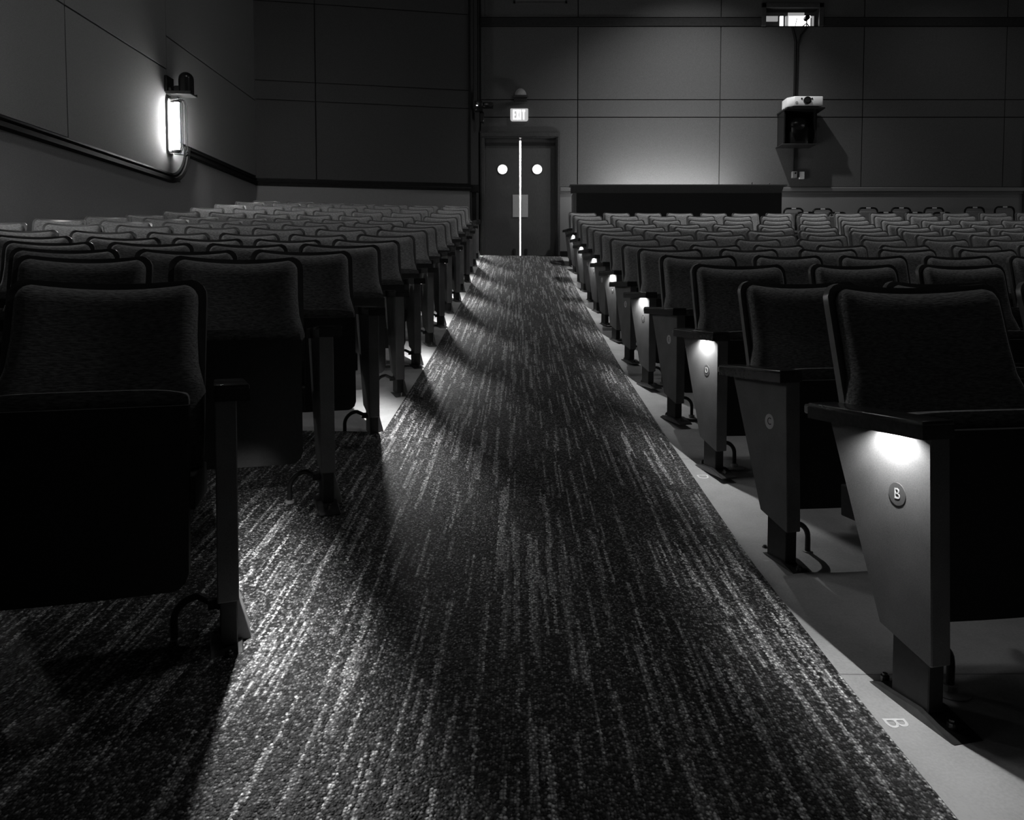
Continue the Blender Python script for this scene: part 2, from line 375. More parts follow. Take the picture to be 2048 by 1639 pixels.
# ------------------------------------------------------------------ seats
BT = 1.108      # height of the back's upper corners over the floor
BTS = {1: 1.145, -1: 1.108}
def tpl_chair(w, side):
    """meshes of one tip-up seat; local -y faces the stage; side = +1/-1: where the shared standard stands"""
    hw = w/2; T = {}
    BT = BTS[side]
    def yb(z): return -(BT-z)*0.27
    bm = bmesh.new()
    def sh_hw(z):
        r = .055; d = z-(BT-r)
        return hw - (r-math.sqrt(max(r*r-d*d, 0)) if d > 0 else 0)
    rows = [0, .3, .6, .8, .9, .94, .97, .99, 1.0]
    zf = lambda s, t: .42+t*((BT-.013*(1-s*s))-.42)
    xf = lambda s, t: s*sh_hw(.42+t*(BT-.42-.0005))
    slab(bm, 12, rows, xf, zf, lambda s, t: yb(zf(s, t))-.037*s*s, lambda s, t: yb(zf(s, t))-.037*s*s+.03)
    T['back_shell'] = finish(bm, 'back_shell', M['shell'], True, 35)
    bm = bmesh.new()
    ct = BT-.019
    def c_hw(z):
        r = .05; d = z-(ct-r)
        fl_ = min(max((.86-z)/.13, 0), 1); fl_ = fl_*fl_*(3-2*fl_)
        return hw-.025+.029*fl_ - (r-math.sqrt(max(r*r-d*d, 0)) if d > 0 else 0)
    zf2 = lambda s, t: .50+t*((ct-.015*(1-s*s))-.50)
    xf2 = lambda s, t: s*c_hw(.50+t*(ct-.50-.0005))
    def front(s, t):
        z = zf2(s, t); e = min((1-abs(s))*hw, (1-t)*.58, t*.58+.02)/.055; e = min(max(e, 0), 1)
        return yb(z)-.037*s*s-.004-.052*math.sqrt(1-(1-e)**2)-.02*math.exp(-((z-.72)/.12)**2)
    slab(bm, 16, [0, .2, .4, .55, .7, .8, .86, .9, .94, .97, .985, .995, 1.0], xf2, zf2, front, lambda s, t: yb(zf2(s, t))-.037*s*s+.002)
    T['back_cushion'] = finish(bm, 'back_cushion', M['fabric'], True, 80)
    sw = hw-.012
    # seat pan (tipped up): underside faces the stage
    bm = bmesh.new()
    def p_hw(z):
        r = .05; d = (.18+r)-z
        return sw-(r-math.sqrt(max(r*r-d*d, 0)) if d > 0 else 0)
    zf3 = lambda s, t: .18+t*.528
    slab(bm, 8, [0, .01, .04, .09, .3, .6, .9, 1], lambda s, t: s*p_hw(.1805+t*.528), zf3,
         lambda s, t: -.445+.03*t-.012*(1-s*s), lambda s, t: -.405+.03*t)
    T['seat_pan'] = finish(bm, 'seat_pan', M['pan'], True, 35)
    bm = bmesh.new()
    zf4 = lambda s, t: .24+t*.515
    def c4(t): return sw-.004 - (.02*(1-math.sqrt(max(1-((t-.96)/.04)**2, 0))) if t > .96 else 0)
    def fr4(s, t): return -.405+.03*t
    def bk4(s, t):
        e = min((1-abs(s))*sw/.05, (1-t)*.5/.05, t*.5/.05+.2); e = min(max(e, 0), 1)
        return -.375+.03*t+.085*math.sqrt(1-(1-e)**2)
    slab(bm, 12, [0, .1, .4, .7, .88, .93, .96, .98, .99, 1], lambda s, t: s*c4(t), lambda s, t: zf4(s, t)-.012*abs(s)**6, fr4, bk4)
    T['seat_cushion'] = finish(bm, 'seat_cushion', M['fabric'], True, 80)
    # shared standard between two seats
    sx = side*(hw+.030)
    bm = bmesh.new(); box(bm, sx-.016, sx+.016, -.40, -.26, .02, .725, .004)
    box(bm, sx-.018, sx+.018, -.40, -.16, .40, .47, .004)
    T['post'] = finish(bm, 'post', M['iron'])
    bm = bmesh.new(); prism(bm, [(-.47, 0), (-.20, 0), (-.20, .012), (-.27, .05), (-.39, .05), (-.47, .012)], 'x', sx-.022, sx+.022)
    T['foot_plate'] = finish(bm, 'foot_plate', M['foot'])
    bm = bmesh.new(); box(bm, sx-.024, sx+.024, -.47, -.11, .725, .76, .006, 2)
    T['armrest'] = finish(bm, 'armrest', M['arm'], True, 30)
    # back brackets to the standard
    for q in (-1, 1):
        bm = bmesh.new(); box(bm, q*(hw-.01)-.012, q*(hw-.01)+.012, -.40, -.12, .40, .50, .003)
        T['seat_hinge' if q < 0 else 'seat_hinge '] = finish(bm, 'seat_hinge', M['iron'])
    return T
ENDP = {1: dict(AX0=.346, AX1=.444, fy=-.45, extra=6), -1: dict(AX0=.316, AX1=.414, fy=-.60, extra=5)}
def tpl_end(sd, lit):
    """aisle-end standard; sd=+1: on the seat's +x side"""
    T = {}; E = ENDP[sd]; AX0, AX1, fy = E['AX0'], E['AX1'], E['fy']; by = fy+.47
    rotm = Matrix.Translation((sd*AX0, fy+.1, 0)) @ Matrix.Rotation(math.radians(E['extra']), 4, 'Z') @ Matrix.Translation((-sd*AX0, -fy-.1, 0))
    def fin(bm, *a, **k):
        bmesh.ops.transform(bm, matrix=rotm, verts=bm.verts); return finish(bm, *a, **k)
    def bx(bm, x0, x1, *r, **k): box(bm, min(sd*x0, sd*x1), max(sd*x0, sd*x1), *r, **k)
    bm = bmesh.new()
    bx(bm, AX0, AX1, fy, by, .750, .765, bev=.004, seg=2)
    bx(bm, AX1-.007, AX1, fy, by, .717, .752)
    bx(bm, AX0, AX0+.006, fy, by, .717, .752)
    bx(bm, AX0+.005, AX1-.006, fy, fy+.012, .717, .752)
    bx(bm, AX0+.005, AX1-.006, by-.012, by, .717, .752)
    ly = fy+.135; px0, px1 = AX0+.002, AX0+.062; lxx = px1+.019
    for q in (-.08, .08): bx(bm, AX0+.006, AX1-.006, ly+q-.006, ly+q+.006, .717, .752)
    T['armrest'] = fin(bm, 'armrest', M['arm'], True, 30)
    bm = bmesh.new()
    pts = [(fy+.012, .727), (fy+.012, .13), (fy+.020, .128), (fy+.20, .175), (by-.055, .727)]
    prism(bm, pts, 'x', min(sd*px0, sd*px1), max(sd*px0, sd*px1), bev=.003)
    T['end_panel'] = fin(bm, 'end_panel', M['endpanel'])
    bm = bmesh.new(); bx(bm, px0+.008, px1-.004, fy+.03, fy+.16, .004, .22, bev=.003)
    T['post'] = fin(bm, 'post', M['iron'])
    bm = bmesh.new()
    prism(bm, [(fy-.07, 0), (fy+.24, 0), (fy+.24, .008), (fy+.20, .024), (fy+.05, .034), (fy-.05, .012), (fy-.07, .006)], 'x', min(sd*(px0-.02), sd*(px1+.010)), max(sd*(px0-.02), sd*(px1+.010)), bev=.003)
    for yy_ in (fy-.02, fy+.215):
        cyl(bm, (sd*(px0+.03), yy_, .022), .012, .02, seg=10); cyl(bm, (sd*(px0+.03), yy_, .034), .007, .010, seg=6)
    T['foot_plate'] = fin(bm, 'foot_plate', M['foot'], True, 30)
    if sd > 0:
        bm = bmesh.new(); prism(bm, [(px1-.02, .17), (px1-.002, .17), (px1+.034, .03), (px1+.03, .012), (px1-.02, .012)], 'y', fy+.06, fy+.16, bev=.002)
        T['foot_gusset'] = fin(bm, 'foot_gusset', M['greybox'], True, 30)
    bm = bmesh.new(); bx(bm, AX0+.02, AX1-.01, by, by+.035, .728, .757, bev=.004)
    T['arm_bracket'] = fin(bm, 'arm_bracket', M['chrome'], True, 30)
    bm = bmesh.new(); xx = sd*(px0+.01)
    pth = [(xx, fy+.10, .12)]
    for k in range(9):
        a = math.pi*k/8*.5
        pth.append((xx-sd*(.06+.07*math.sin(a)), fy+.13+.01*k/8, .15-.07*(1-math.cos(a))))
    pth.append((xx-sd*.13, fy+.14, .01))
    tube(bm, pth, .011)
    cyl(bm, (xx-sd*.02, fy+.11, .128), .017, .03, axis='x', seg=10)
    T['conduit'] = fin(bm, 'conduit', M['iron'], True, 50)
    bm = bmesh.new(); cyl(bm, (xx-sd*.13, fy+.14, .006), .055, .008, seg=24); cyl(bm, (xx-sd*.13, fy+.14, .018), .02, .02, seg=12)
    T['floor_flange'] = fin(bm, 'floor_flange', M['greybox'], True, 30)
    if lit:
        bm = bmesh.new(); cyl(bm, (sd*(lxx), ly, .7475), .0065, .004, seg=10)
        T['light_lens'] = fin(bm, 'light_lens', M['lens'])
    lp = rotm @ Vector((sd*lxx, ly, .742)); dp = rotm @ Vector((sd*(px1-.0001), ly-.005, .55)); dl = rotm @ Vector((sd*(px1+.0009), ly-.005, .55))
    T['_'] = (lp, dp, dl, math.radians(E['extra']))
    return T
CT = {(w, s): tpl_chair(w, s) for w in (.64, .60, .59, .57, .55) for s in (1, -1)}
ET = {(s, l): tpl_end(s, l) for s in (1, -1) for l in (True, False)}
disc = {}
def disc_mesh(dark):
    bm = bmesh.new(); cyl(bm, (0, 0, 0), .031, .0016, axis='x', seg=28)
    return finish(bm, 'letter_disc', M['disc_dark' if dark else 'disc_light'], True, 30)
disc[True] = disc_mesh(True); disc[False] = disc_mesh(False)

ORD = ['first', 'second', 'third', 'fourth', 'fifth', 'sixth', 'seventh', 'eighth', 'ninth', 'tenth', 'eleventh', 'twelfth', 'thirteenth', 'fourteenth', 'fifteenth']
LET = 'BCDEFGHJKLMNOP'
ADJ = {}
def make_chair(px, py_unused, Yb, zf, theta, wdt, side, label, group, end=0, lit=False, letter=None, tilt=0.0, ref='left'):
    """px: where the back's upper corner (left or right) shows; Yb: its depth"""
    # corner depth
    X = (px-CX)/F*Yb
    hw = wdt/2; q = -1 if ref == 'left' else 1
    c, s = math.cos(theta), math.sin(theta)
    tm4 = Matrix.Rotation(-tilt, 4, 'X')
    cl = tm4 @ Vector((q*hw, -.037, BTS[side]))
    lx, ly = cl.x, cl.y
    ox, oy = c*lx-s*ly, s*lx+c*ly
    bx_, by_ = X-ox, Yb-oy
    root = empty('theatre_seat', P(bx_, by_, zf), theta, label, 'theatre seat', group)
    rt = root
    STAND = ('post', 'foot_plate', 'conduit', 'foot_gusset')
    def lk(nm, me):
        o = link(nm, me, rt)
        if tilt and nm not in STAND: o.rotation_euler = (-tilt, 0, 0)
        return o
    for nm, me in CT[(wdt, side)].items():
        if end and end == side: continue
        lk(nm, me)
    if end:
        T = ET[(end, lit)]; lp, dp, dl, ex = T['_']
        objs = {nm: lk(nm, me) for nm, me in T.items() if nm not in ('light_lens', 'arm_bracket', 'floor_flange', '_')}
        link('arm_bracket', T['arm_bracket'], objs['armrest'])['label'] = 'chrome arm bracket'
        link('floor_flange', T['floor_flange'], objs['conduit'])
        if lit:
            ln = link('light_lens', T['light_lens'], objs['armrest']); ln['label'] = 'glowing step light lens'
            l = STEP_LIGHT if end == -1 else STEP_LIGHT_L
            lo = bpy.data.objects.new('step_light', l); C.objects.link(lo); lo.parent = objs['armrest']
            lo.location = lp*S
        if letter:
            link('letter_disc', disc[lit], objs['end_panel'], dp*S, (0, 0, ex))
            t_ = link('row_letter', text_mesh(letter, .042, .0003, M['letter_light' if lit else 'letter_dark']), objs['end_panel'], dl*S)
            t_.rotation_euler = (math.pi/2, 0, (-math.pi/2 if end < 0 else math.pi/2)+ex)
    return root
def mklight(name, e):
    l = bpy.data.lights.new(name, 'SPOT'); l.energy = e; l.shadow_soft_size = .004; l.spot_size = math.radians(150); l.spot_blend = .6
    return l
STEP_LIGHT = mklight('step_light', 12); STEP_LIGHT_L = mklight('step_light', 34)

right_rows = [
 (2.45, [1650, 2068]), (3.45, [1477, 1760, 2018]), (4.45, [1381, 1617, 1832, 2050]),
 (5.45, [1317, 1503, 1672, 1838, 2004]), (6.45, [1272, 1435, 1593, 1751, 1911]),
 (7.45, [1240.5, 1376.4, 1503, 1628.6, 1754, 1896, 2029]), (8.45, [1217, 1341, 1467, 1591, 1717.6, 1840.5, 1969]),
 (9.45, [1197.5, 1305, 1407, 1508, 1609, 1716, 1825, 1933.5, 2040]), (10.45, [1182.7, 1284, 1387, 1490, 1593.4, 1695, 1797, 1895, 1992]),
 (11.45, [1171, 1260.8, 1345, 1430, 1517, 1604, 1692.7, 1787, 1877, 1971]),
 (12.45, [1159, 1246.7, 1333.4, 1421.6, 1510.6, 1593.4, 1681, 1767, 1851, 1934, 2020]),
 (13.45, [1152, 1229, 1301, 1374, 1444, 1521.6, 1599.7, 1676, 1756, 1836, 1911.6, 1995]),
 (14.45, [1143.6, 1219, 1294, 1371, 1443.4, 1518.4, 1593.4, 1670, 1742, 1813, 1886.6, 1959, 2029.6]),
 (15.45, [1136, 1205, 1268, 1331, 1398, 1461, 1528, 1597, 1664, 1734, 1805, 1877, 1951, 2024])]
right_top = [568, 563, 528, 510, 497, 489, 477, 468, 460, 453, 447, 439, 431, 425]
# left block: right upper corner of the aisle seat, then left corners going away from the aisle
left_rows = [
 (2.54, 415, []), (3.58, 607, [345, 45]), (4.6, 705, [510, 290, 60]), (5.6, 762, [610, 450, 262, 85]), (6.6, 801, [672, 532, 385, 232, 55]),
 (7.6, 831, [716, 598, 475, 350, 210, 70]), (8.6, 856.5, [754, 632, 506, 372, 235, 95, -45]), (9.6, 874, [781, 676, 565, 446, 332, 211, 86]),
 (10.6, 892.5, [806.5, 708, 609, 504, 401, 296, 184.6]), (11.6, 902.6, [826, 735.5, 645, 550, 458, 364, 265]),
 (12.6, 916, [846, 762, 678, 595, 512, 427, 340]), (13.6, 924, [859, 781.6, 704, 630, 554, 477, 394]),
 (14.6, 931.6, [871.4, 800, 727, 659, 588.6, 515, 440]), (15.6, 938, [881.5, 815, 747, 682, 617, 549, 480]),
 (16.5, 939.5, [890, 829, 766, 703, 644, 581, 516])]
left_top = [560, 515, 502, 490, 481, 471, 461, 454, 448, 443, 435, 427.5, 420.5, 415, 412]
def ztop(py, Y):
    return atY(CX, py, Y)[2]
for n, (Y0, xs) in enumerate(right_rows):
    zf = ztop(right_top[n]-1, Y0)-BTS[1]; prev = -9
    for k, px in enumerate(xs):
        Xa = max((px-CX)/F*Y0, prev)
        Y = Y0-sag(Xa, 5.3)*(1 if n > 2 else .6)*.45
        px = CX+Xa*F/Y0; wd = (.64 if n == 0 else .60) if k == 0 else .57 if n in (2, 8, 10, 12, 13) else .55
        prev = Xa+wd+.075
        th = math.radians(9.0)*min(max((XC-Xa)/5.3, -1), 1)
        if k == 0: lab = 'aisle-end seat with %s end panel, %s row of the right block' % ('lit' if n % 2 == 0 else 'unlit', ORD[n])
        else: lab = 'dark tip-up seat, %s from the aisle, %s row of the right block' % (ORD[k], ORD[n])
        if n < 4 and k == 0: lab = 'aisle-end seat with %s end panel lettered %s, right of the aisle' % ('lit' if n % 2 == 0 else 'unlit', LET[n])
        make_chair(px, 0, Y, zf, th, wd, 1, lab, 'seats of the right block, row %s from the front' % ORD[n],
                   tilt=math.radians(2.5) if n < 2 else 0, end=-1 if k == 0 else 0, lit=(n % 2 == 0), letter=LET[n] if k == 0 else None)
for n, (Y0, xr, xs) in enumerate(left_rows):
    zf = ztop(left_top[n]-1, Y0)-BT
    lst = [(xr, 'right')]+[(x, 'left') for x in xs[1:]]
    if n == 0: lst = [(xr, 'right'), (-60, 'right')]
    for k, (px, ref) in enumerate(lst):
        Xa = (px-CX)/F*Y0; Y = Y0-(sag(Xa, 7.36) if k else 0)
        if k == 0: prev = Xa-.59
        elif ref == 'left':
            Xl = max(min((px-CX)/F*Y, prev-.64), -5.60); px = CX+Xl*F/Y
            prev = (px-CX)/F*Y
        th = math.radians(16.5 if k == 0 else 15)
        if k == 0: lab = 'aisle-end seat %s, %s row of the left block' % ('over a glowing step light' if n % 2 == 0 else 'without step light', ORD[n])
        else: lab = 'dark tip-up seat, %s from the aisle, %s row of the left block' % (ORD[k], ORD[n])
        rt_ = make_chair(px, 0, Y, zf, th, .59 if k == 0 else .55 if px < CX+F*(-5.3)/Y else .57, -1, lab, 'seats of the left block, row %s from the front' % ORD[n],
                   tilt=math.radians(4) if n < 2 else 0, end=1 if k == 0 else 0, lit=(n % 2 == 0), ref=ref)
        if k and (px-CX)/F*Y < -5.45:
            for ch in list(rt_.children):
                if ch.name.split('.')[0] in ('post', 'foot_plate', 'armrest'): bpy.data.objects.remove(ch)

# row letters painted on the concrete
for L_, px, py in (('B', 1790, 1445), ('C', 1533, 1126), ('D', 1405, 953)):
    X, Y, Z = .93, 3, -1.0
    for _ in range(12):
        a, dy, dz = ray(px, py); t = Z/dz; X, Y = a*t, dy*t; Z = floorz(X, Y)
    me = text_mesh(L_, .085, .0004, M['paint'])
    o = link('floor_letter', me, None, P(X, Y, Z+.0008), (0, 0, 0)); o.rotation_euler = (math.atan2(floorz(X, Y+.3)-floorz(X, Y), .3), 0, 0)
    o.rotation_euler = (Matrix.Rotation(o.rotation_euler[0], 3, 'X') @ Matrix.Rotation(-math.pi/2, 3, 'Z')).to_euler()
    tag(o, 'white letter %s painted on the concrete edge beside the aisle carpet' % L_, 'floor letter', 'row letters painted on the floor')

# ------------------------------------------------------------------ walls
WY = 17.3
def struct(name, bm, m, label=None, origin=(0, 0, 0), **k):
    o = ob(name, bm, m, None, origin, **k); tag(o, label, kind='structure'); return o
DXL, DXR = atY(969, 300, WY)[0], atY(1112, 300, WY)[0]       # door opening
DZT = atY(1040, 277, WY)[2]
D2 = 12.57
BW = (atY(1531, 10, WY)[0], atY(1637, 10, WY)[0], atY(1580, 52, WY)[2], atY(1580, 17, WY)[2])
CEIL = 8.6
def holed(bm, xs, zs, holes, y0, y1):
    for xa, xb in zip(xs, xs[1:]):
        for za, zb in zip(zs, zs[1:]):
            cxx, czz = (xa+xb)/2, (za+zb)/2
            if any(h[0] < cxx < h[1] and h[2] < czz < h[3] for h in holes): continue
            box(bm, xa, xb, y0, y1, za, zb)
holes = [(DXL, DXR, ZT, DZT), (DXL+D2, DXR+D2, ZT, DZT), BW]
bm = bmesh.new()
holed(bm, sorted([-1.5, WX1+.2, DXL, DXR, DXL+D2, DXR+D2, BW[0], BW[1]]), sorted([ZT-.3, DZT, BW[2], BW[3], CEIL]), holes, WY, WY+.25)
wb = struct('wall_back', bm, M['backing'], 'tall rear wall clad in large dark acoustic panels')
# panels on the back wall
zr0, zr1 = atY(1700, 388, WY)[2], atY(1700, 375, WY)[2]
zj = [zr1+.004, atY(1700, 235, WY)[2], atY(1700, 200, WY)[2], atY(1700, 54, WY)[2]]
zband = atY(1700, 37, WY)[2]
xj = [atY(p, 300, WY)[0] for p in (961, 1155, 1438, 1722, 2005)]; xj += [xj[-1]+3.31, WX1]
G = .011
fxl, fxr = atY(960, 300, WY)[0], atY(1120, 300, WY)[0]; fzt = atY(1040, 264, WY)[2]
def wallpanel(x0, x1, z0, z1, hls=()):
    bm = bmesh.new()
    xs = sorted([x0+G, x1-G]+[h for hh in hls for h in hh[:2] if x0 < h < x1]); zs = sorted([z0+G, z1-G]+[h for hh in hls for h in hh[2:] if z0 < h < z1])
    holed(bm, xs, zs, hls, WY-.035, WY-.001)
    if not bm.faces: bm.free(); return
    bmesh.ops.remove_doubles(bm, verts=bm.verts, dist=1e-5)
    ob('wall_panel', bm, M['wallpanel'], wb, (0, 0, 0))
hl = [(fxl, fxr, ZT, fzt), (fxl+D2, fxr+D2, ZT, fzt), BW]
for xa, xb in zip(xj, xj[1:]):
    for za, zb in zip(zj, zj[1:]): wallpanel(xa, xb, za, zb, hl)
    wallpanel(xa, xb, zband+.01, CEIL, hl)
# dado below the rail
bm = bmesh.new()
for xa, xb in ((fxr+.005, fxl+D2-.005), (fxr+D2+.005, WX1)): box(bm, xa, xb, WY-.02, WY-.001, ZT-.1, zr0)
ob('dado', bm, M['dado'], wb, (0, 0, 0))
for i, (xa, xb) in enumerate(((fxr+.01, fxl+D2-.005), (fxr+D2+.005, WX1))):
    bm = bmesh.new()
    prof = [(WY-.001, zr0), (WY-.04, zr0), (WY-.06, zr0+.03), (WY-.04, zr0+.045), (WY-.075, zr0+.06), (WY-.085, zr1-.02), (WY-.06, zr1), (WY-.001, zr1)]
    prism(bm, prof, 'x', xa, xb)
    struct('trim_%d' % (i+1), bm, M['rail'], 'painted chair rail along the rear wall')
bm = bmesh.new()
zl0 = atY(1700, 53, WY)[2]
for xa, xb in ((xj[0], BW[0]-.101), (BW[1]+.101, WX1)): box(bm, xa, xb, WY-.05, WY-.001, zl0, zband)  # flat dark strip in place of the soffit's shadow
struct('trim_3', bm, M['backing'], 'dark strip standing in for shade, high across the rear wall')
bm = bmesh.new(); box(bm, fxr+.01, fxl+D2, WY-.03, WY-.001, ZT, ZT+.14)
struct('baseboard_back', bm, M['woodblack'], 'dark skirting along the rear wall')

# doors
def door(nm, off, slit, lab):
    bm = bmesh.new()
    xl, xr = DXL+off, DXR+off
    for (a, b) in ((fxl+off, xl+.0), (xr, fxr+off)):
        box(bm, a, b, WY-.09, WY+.12, ZT, DZT, bev=.006); 
        box(bm, a+.03, b-.03, WY-.11, WY-.085, ZT, DZT, bev=.004)
    box(bm, fxl+off, fxr+off, WY-.09, WY+.12, DZT, fzt, bev=.006)
    box(bm, fxl+off+.03, fxr+off-.03, WY-.11, WY-.085, DZT+.03, fzt-.03, bev=.004)
    fr = ob(nm, bm, M['frame'], None, ((xl+xr)/2, WY, ZT)); tag(fr, lab, kind='structure')
    mid = atY(1040.5, 300, WY)[0]+off; gap = .017 if slit else .002
    zp = atY(1040, 338, WY)[2]; rp = 9.5/F*WY
    for q, (a, b) in enumerate(((xl-.002, mid-gap), (mid+gap, xr+.002))):
        cxp = atY(1005 if q == 0 else 1074.5, 338, WY)[0]+off
        bm = bmesh.new()
        z0, z1 = ZT+.012, DZT+.002
        # leaf with round hole: front and back faces stitched round the circle
        n = 32
        def face(y):
            ring = [bm.verts.new((cxp+rp*math.cos(2*math.pi*k/n), y, zp+rp*math.sin(2*math.pi*k/n))) for k in range(n)]
            outer = []
            for k in range(n):
                t = 2*math.pi*k/n; dx, dz = math.cos(t), math.sin(t)
                r = min(((b-cxp)/dx if dx > 1e-6 else (a-cxp)/dx if dx < -1e-6 else 1e9), ((z1-zp)/dz if dz > 1e-6 else (z0-zp)/dz if dz < -1e-6 else 1e9))
                outer.append(bm.verts.new((cxp+dx*r, y, zp+dz*r)))
            return ring, outer
        def corners(y): return [bm.verts.new(c) for c in ((b, y, z1), (a, y, z1), (a, y, z0), (b, y, z0))]
        Fr, Fo = face(WY+.02); Br, Bo = face(WY+.075)
        for R_, O_, y in ((Fr, Fo, WY+.02), (Br, Bo, WY+.075)):
            cs = corners(y)
            for k in range(n):
                k2 = (k+1) % n
                bm.faces.new((R_[k], R_[k2], O_[k2], O_[k]))
                p, q_ = O_[k].co, O_[k2].co
                if abs(p.x-q_.x) > 1e-6 and abs(p.z-q_.z) > 1e-6:
                    c_ = min(cs, key=lambda v: (v.co-p).length+(v.co-q_).length)
                    bm.faces.new((O_[k], O_[k2], c_))
        for k in range(n): bm.faces.new((Fr[k], Fr[(k+1) % n], Br[(k+1) % n], Br[k]))
        Y0_, Y1_ = WY+.02, WY+.075
        for e in (((a, z0), (a, z1)), ((b, z0), (b, z1)), ((a, z0), (b, z0)), ((a, z1), (b, z1))):
            vs = [bm.verts.new((e[0][0], Y0_, e[0][1])), bm.verts.new((e[1][0], Y0_, e[1][1])), bm.verts.new((e[1][0], Y1_, e[1][1])), bm.verts.new((e[0][0], Y1_, e[0][1]))]
            bm.faces.new(vs)
        lf = ob('door_leaf', bm, M['door'], fr, ((a+b)/2, WY+.04, ZT))
        par_loc = Vector(((a+b)/2, WY+.04, ZT))
        def sub(name, bm, m, lab=None, **k):
            me = finish(bm, name, m, True, 30, tuple(par_loc)); o = link(name, me, lf)
            if lab: o['label'] = lab
            return o
        bm = bmesh.new()
        ringv = [[bm.verts.new((cxp+r*math.cos(2*math.pi*k/n), y, zp+r*math.sin(2*math.pi*k/n))) for k in range(n)] for r, y in ((rp, WY+.02), (rp+.002, WY+.008), (rp+.018, WY+.008), (rp+.022, WY+.02))]
        for A, B in zip(ringv, ringv[1:]):
            for k in range(n): bm.faces.new((A[k], A[(k+1) % n], B[(k+1) % n], B[k]))
        sub('porthole_rim', bm, M['frame'])
        bm = bmesh.new(); cyl(bm, (cxp, WY+.045, zp), rp, .006, axis='y', seg=n); sub('porthole_glass', bm, M['pane'], 'round glass lit from the lobby')
        za, zb = atY(1040, 434, WY)[2], atY(1040, 389, WY)[2]
        bm = bmesh.new()
        if q == 0: box(bm, b-.16, b-.012, WY+.008, WY+.019, za, zb, bev=.003)
        else: box(bm, a+.012, a+.16, WY+.008, WY+.019, za, zb, bev=.003)
        sub('push_plate', bm, M['plate'], 'bright steel push plate')
        bm = bmesh.new(); hx = (b-.12) if q == 0 else (a+.12)
        box(bm, hx-.03, hx+.03, WY-.01, WY+.019, ZT+.06, ZT+.2, bev=.004); cyl(bm, (hx, WY-.015, ZT+.09), .012, .02, axis='y', seg=10)
        sub('door_holder', bm, M['iron'])
        bm = bmesh.new(); box(bm, a+.03, b-.03, WY-.005, WY+.019, z1-.16, z1-.10, bev=.004); sub('closer', bm, M['iron'])
    return fr
m_, nt_, b_ = newmat('porthole_glass'); b_.inputs['Transmission Weight'].default_value = 1; b_.inputs['Roughness'].default_value = .05; b_.inputs['Base Color'].default_value = g(.95); b_.inputs['IOR'].default_value = 1.02
M['pane'] = m_
door('door_1', 0, True, 'double doors with lit portholes and a bright slit between the leaves')
door('door_2', D2, False, 'second pair of rear doors at the far right edge')
# lobby behind door 1
bm = bmesh.new()
box(bm, -2.2, 2.2, WY+2.2, WY+2.3, ZT-.1, 4.2); box(bm, -2.3, -2.2, WY+.25, WY+2.3, ZT-.1, 4.2); box(bm, 2.2, 2.3, WY+.25, WY+2.3, ZT-.1, 4.2)
box(bm, -2.3, 2.3, WY+.25, WY+2.3, 4.2, 4.3); box(bm, -2.3, 2.3, WY+.2, WY+2.3, ZT-.2, ZT-.1)
struct('room_lobby', bm, M['lobby'], 'bright white lobby seen through the door slit')
light('AREA', 'lobby_lamp', P(0, WY+1.1, 4.1), 260, aim=P(0, WY+1.2, 0), size=1.4)

# left back wall, angled
A_ = Vector((WX0, 15.95)); B_ = Vector((-1.135, 16.8)); dv = (B_-A_); LW = dv.length; ang = math.atan2(dv.y, dv.x)
def wall_local(name, bm, m, parent=None, smooth=False):
    """bm in local rows: x along the wall, y outwards behind, z height"""
    me = finish(bm, name, m, smooth, 30)
    if parent is None: return link(name, me, None, P(A_.x, A_.y, 0), (0, 0, ang))
    return link(name, me, parent)
bm = bmesh.new(); box(bm, -.1, LW, 0, .25, .2, CEIL)
wbl = wall_local('wall_back_left', bm, M['backing']); tag(wbl, 'angled rear wall behind the left block, dark panelled', kind='structure')
lx = [0, 1.46, LW]
def wlx(px): # along-wall coordinate of a pixel column
    a = (px-CX)/F
    # solve A+ t*dir with X = a*Y
    d = dv.normalized(); return (a*A_.y-A_.x)/(d.x-a*d.y)
lx = [0.0, wlx(637), LW]
zjl = [2.43, 4.10, 4.5, 6.16, CEIL]
for xa, xb in zip(lx, lx[1:]):
    for za, zb in zip(zjl, zjl[1:]):
        bm = bmesh.new(); box(bm, xa+G, xb-G, -.035, -.001, za+G, zb-G); wall_local('wall_panel', bm, M['wallpanel_shaded'], wbl)
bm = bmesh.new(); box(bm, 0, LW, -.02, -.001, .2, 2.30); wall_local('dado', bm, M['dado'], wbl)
bm = bmesh.new(); prism(bm, [(-.001, 2.28), (-.06, 2.28), (-.075, 2.33), (-.055, 2.36), (-.075, 2.42), (-.001, 2.42)], 'x', 0, LW+.03)
o = wall_local('trim_4', bm, M['woodblack']); tag(o, 'black rail across the angled rear wall', kind='structure')
# return between the angled wall and the door wall
bm = bmesh.new(); prism(bm, [(-1.135, 16.80), (-1.10, 16.80), (fxl, WY-.001), (fxl-.05, WY+.25), (-1.4, WY+.25)], 'z', .2, CEIL)
struct('wall_return', bm, M['backing'], 'narrow dark return beside the double doors')
bm = bmesh.new(); box(bm, -1.15, -1.10, 16.74, 16.80, 2.42, CEIL, bev=.006)
struct('trim_5', bm, M['woodblack'], 'vertical edge trim at the end of the angled wall')
bm = bmesh.new(); box(bm, -1.09, -.99, 16.84, 16.93, .7, 2.3); box(bm, -1.12, fxl, 16.80, 16.92, 2.26, 2.42)
struct('trim_6', bm, M['woodblack'], 'short black rail on the return beside the doors')

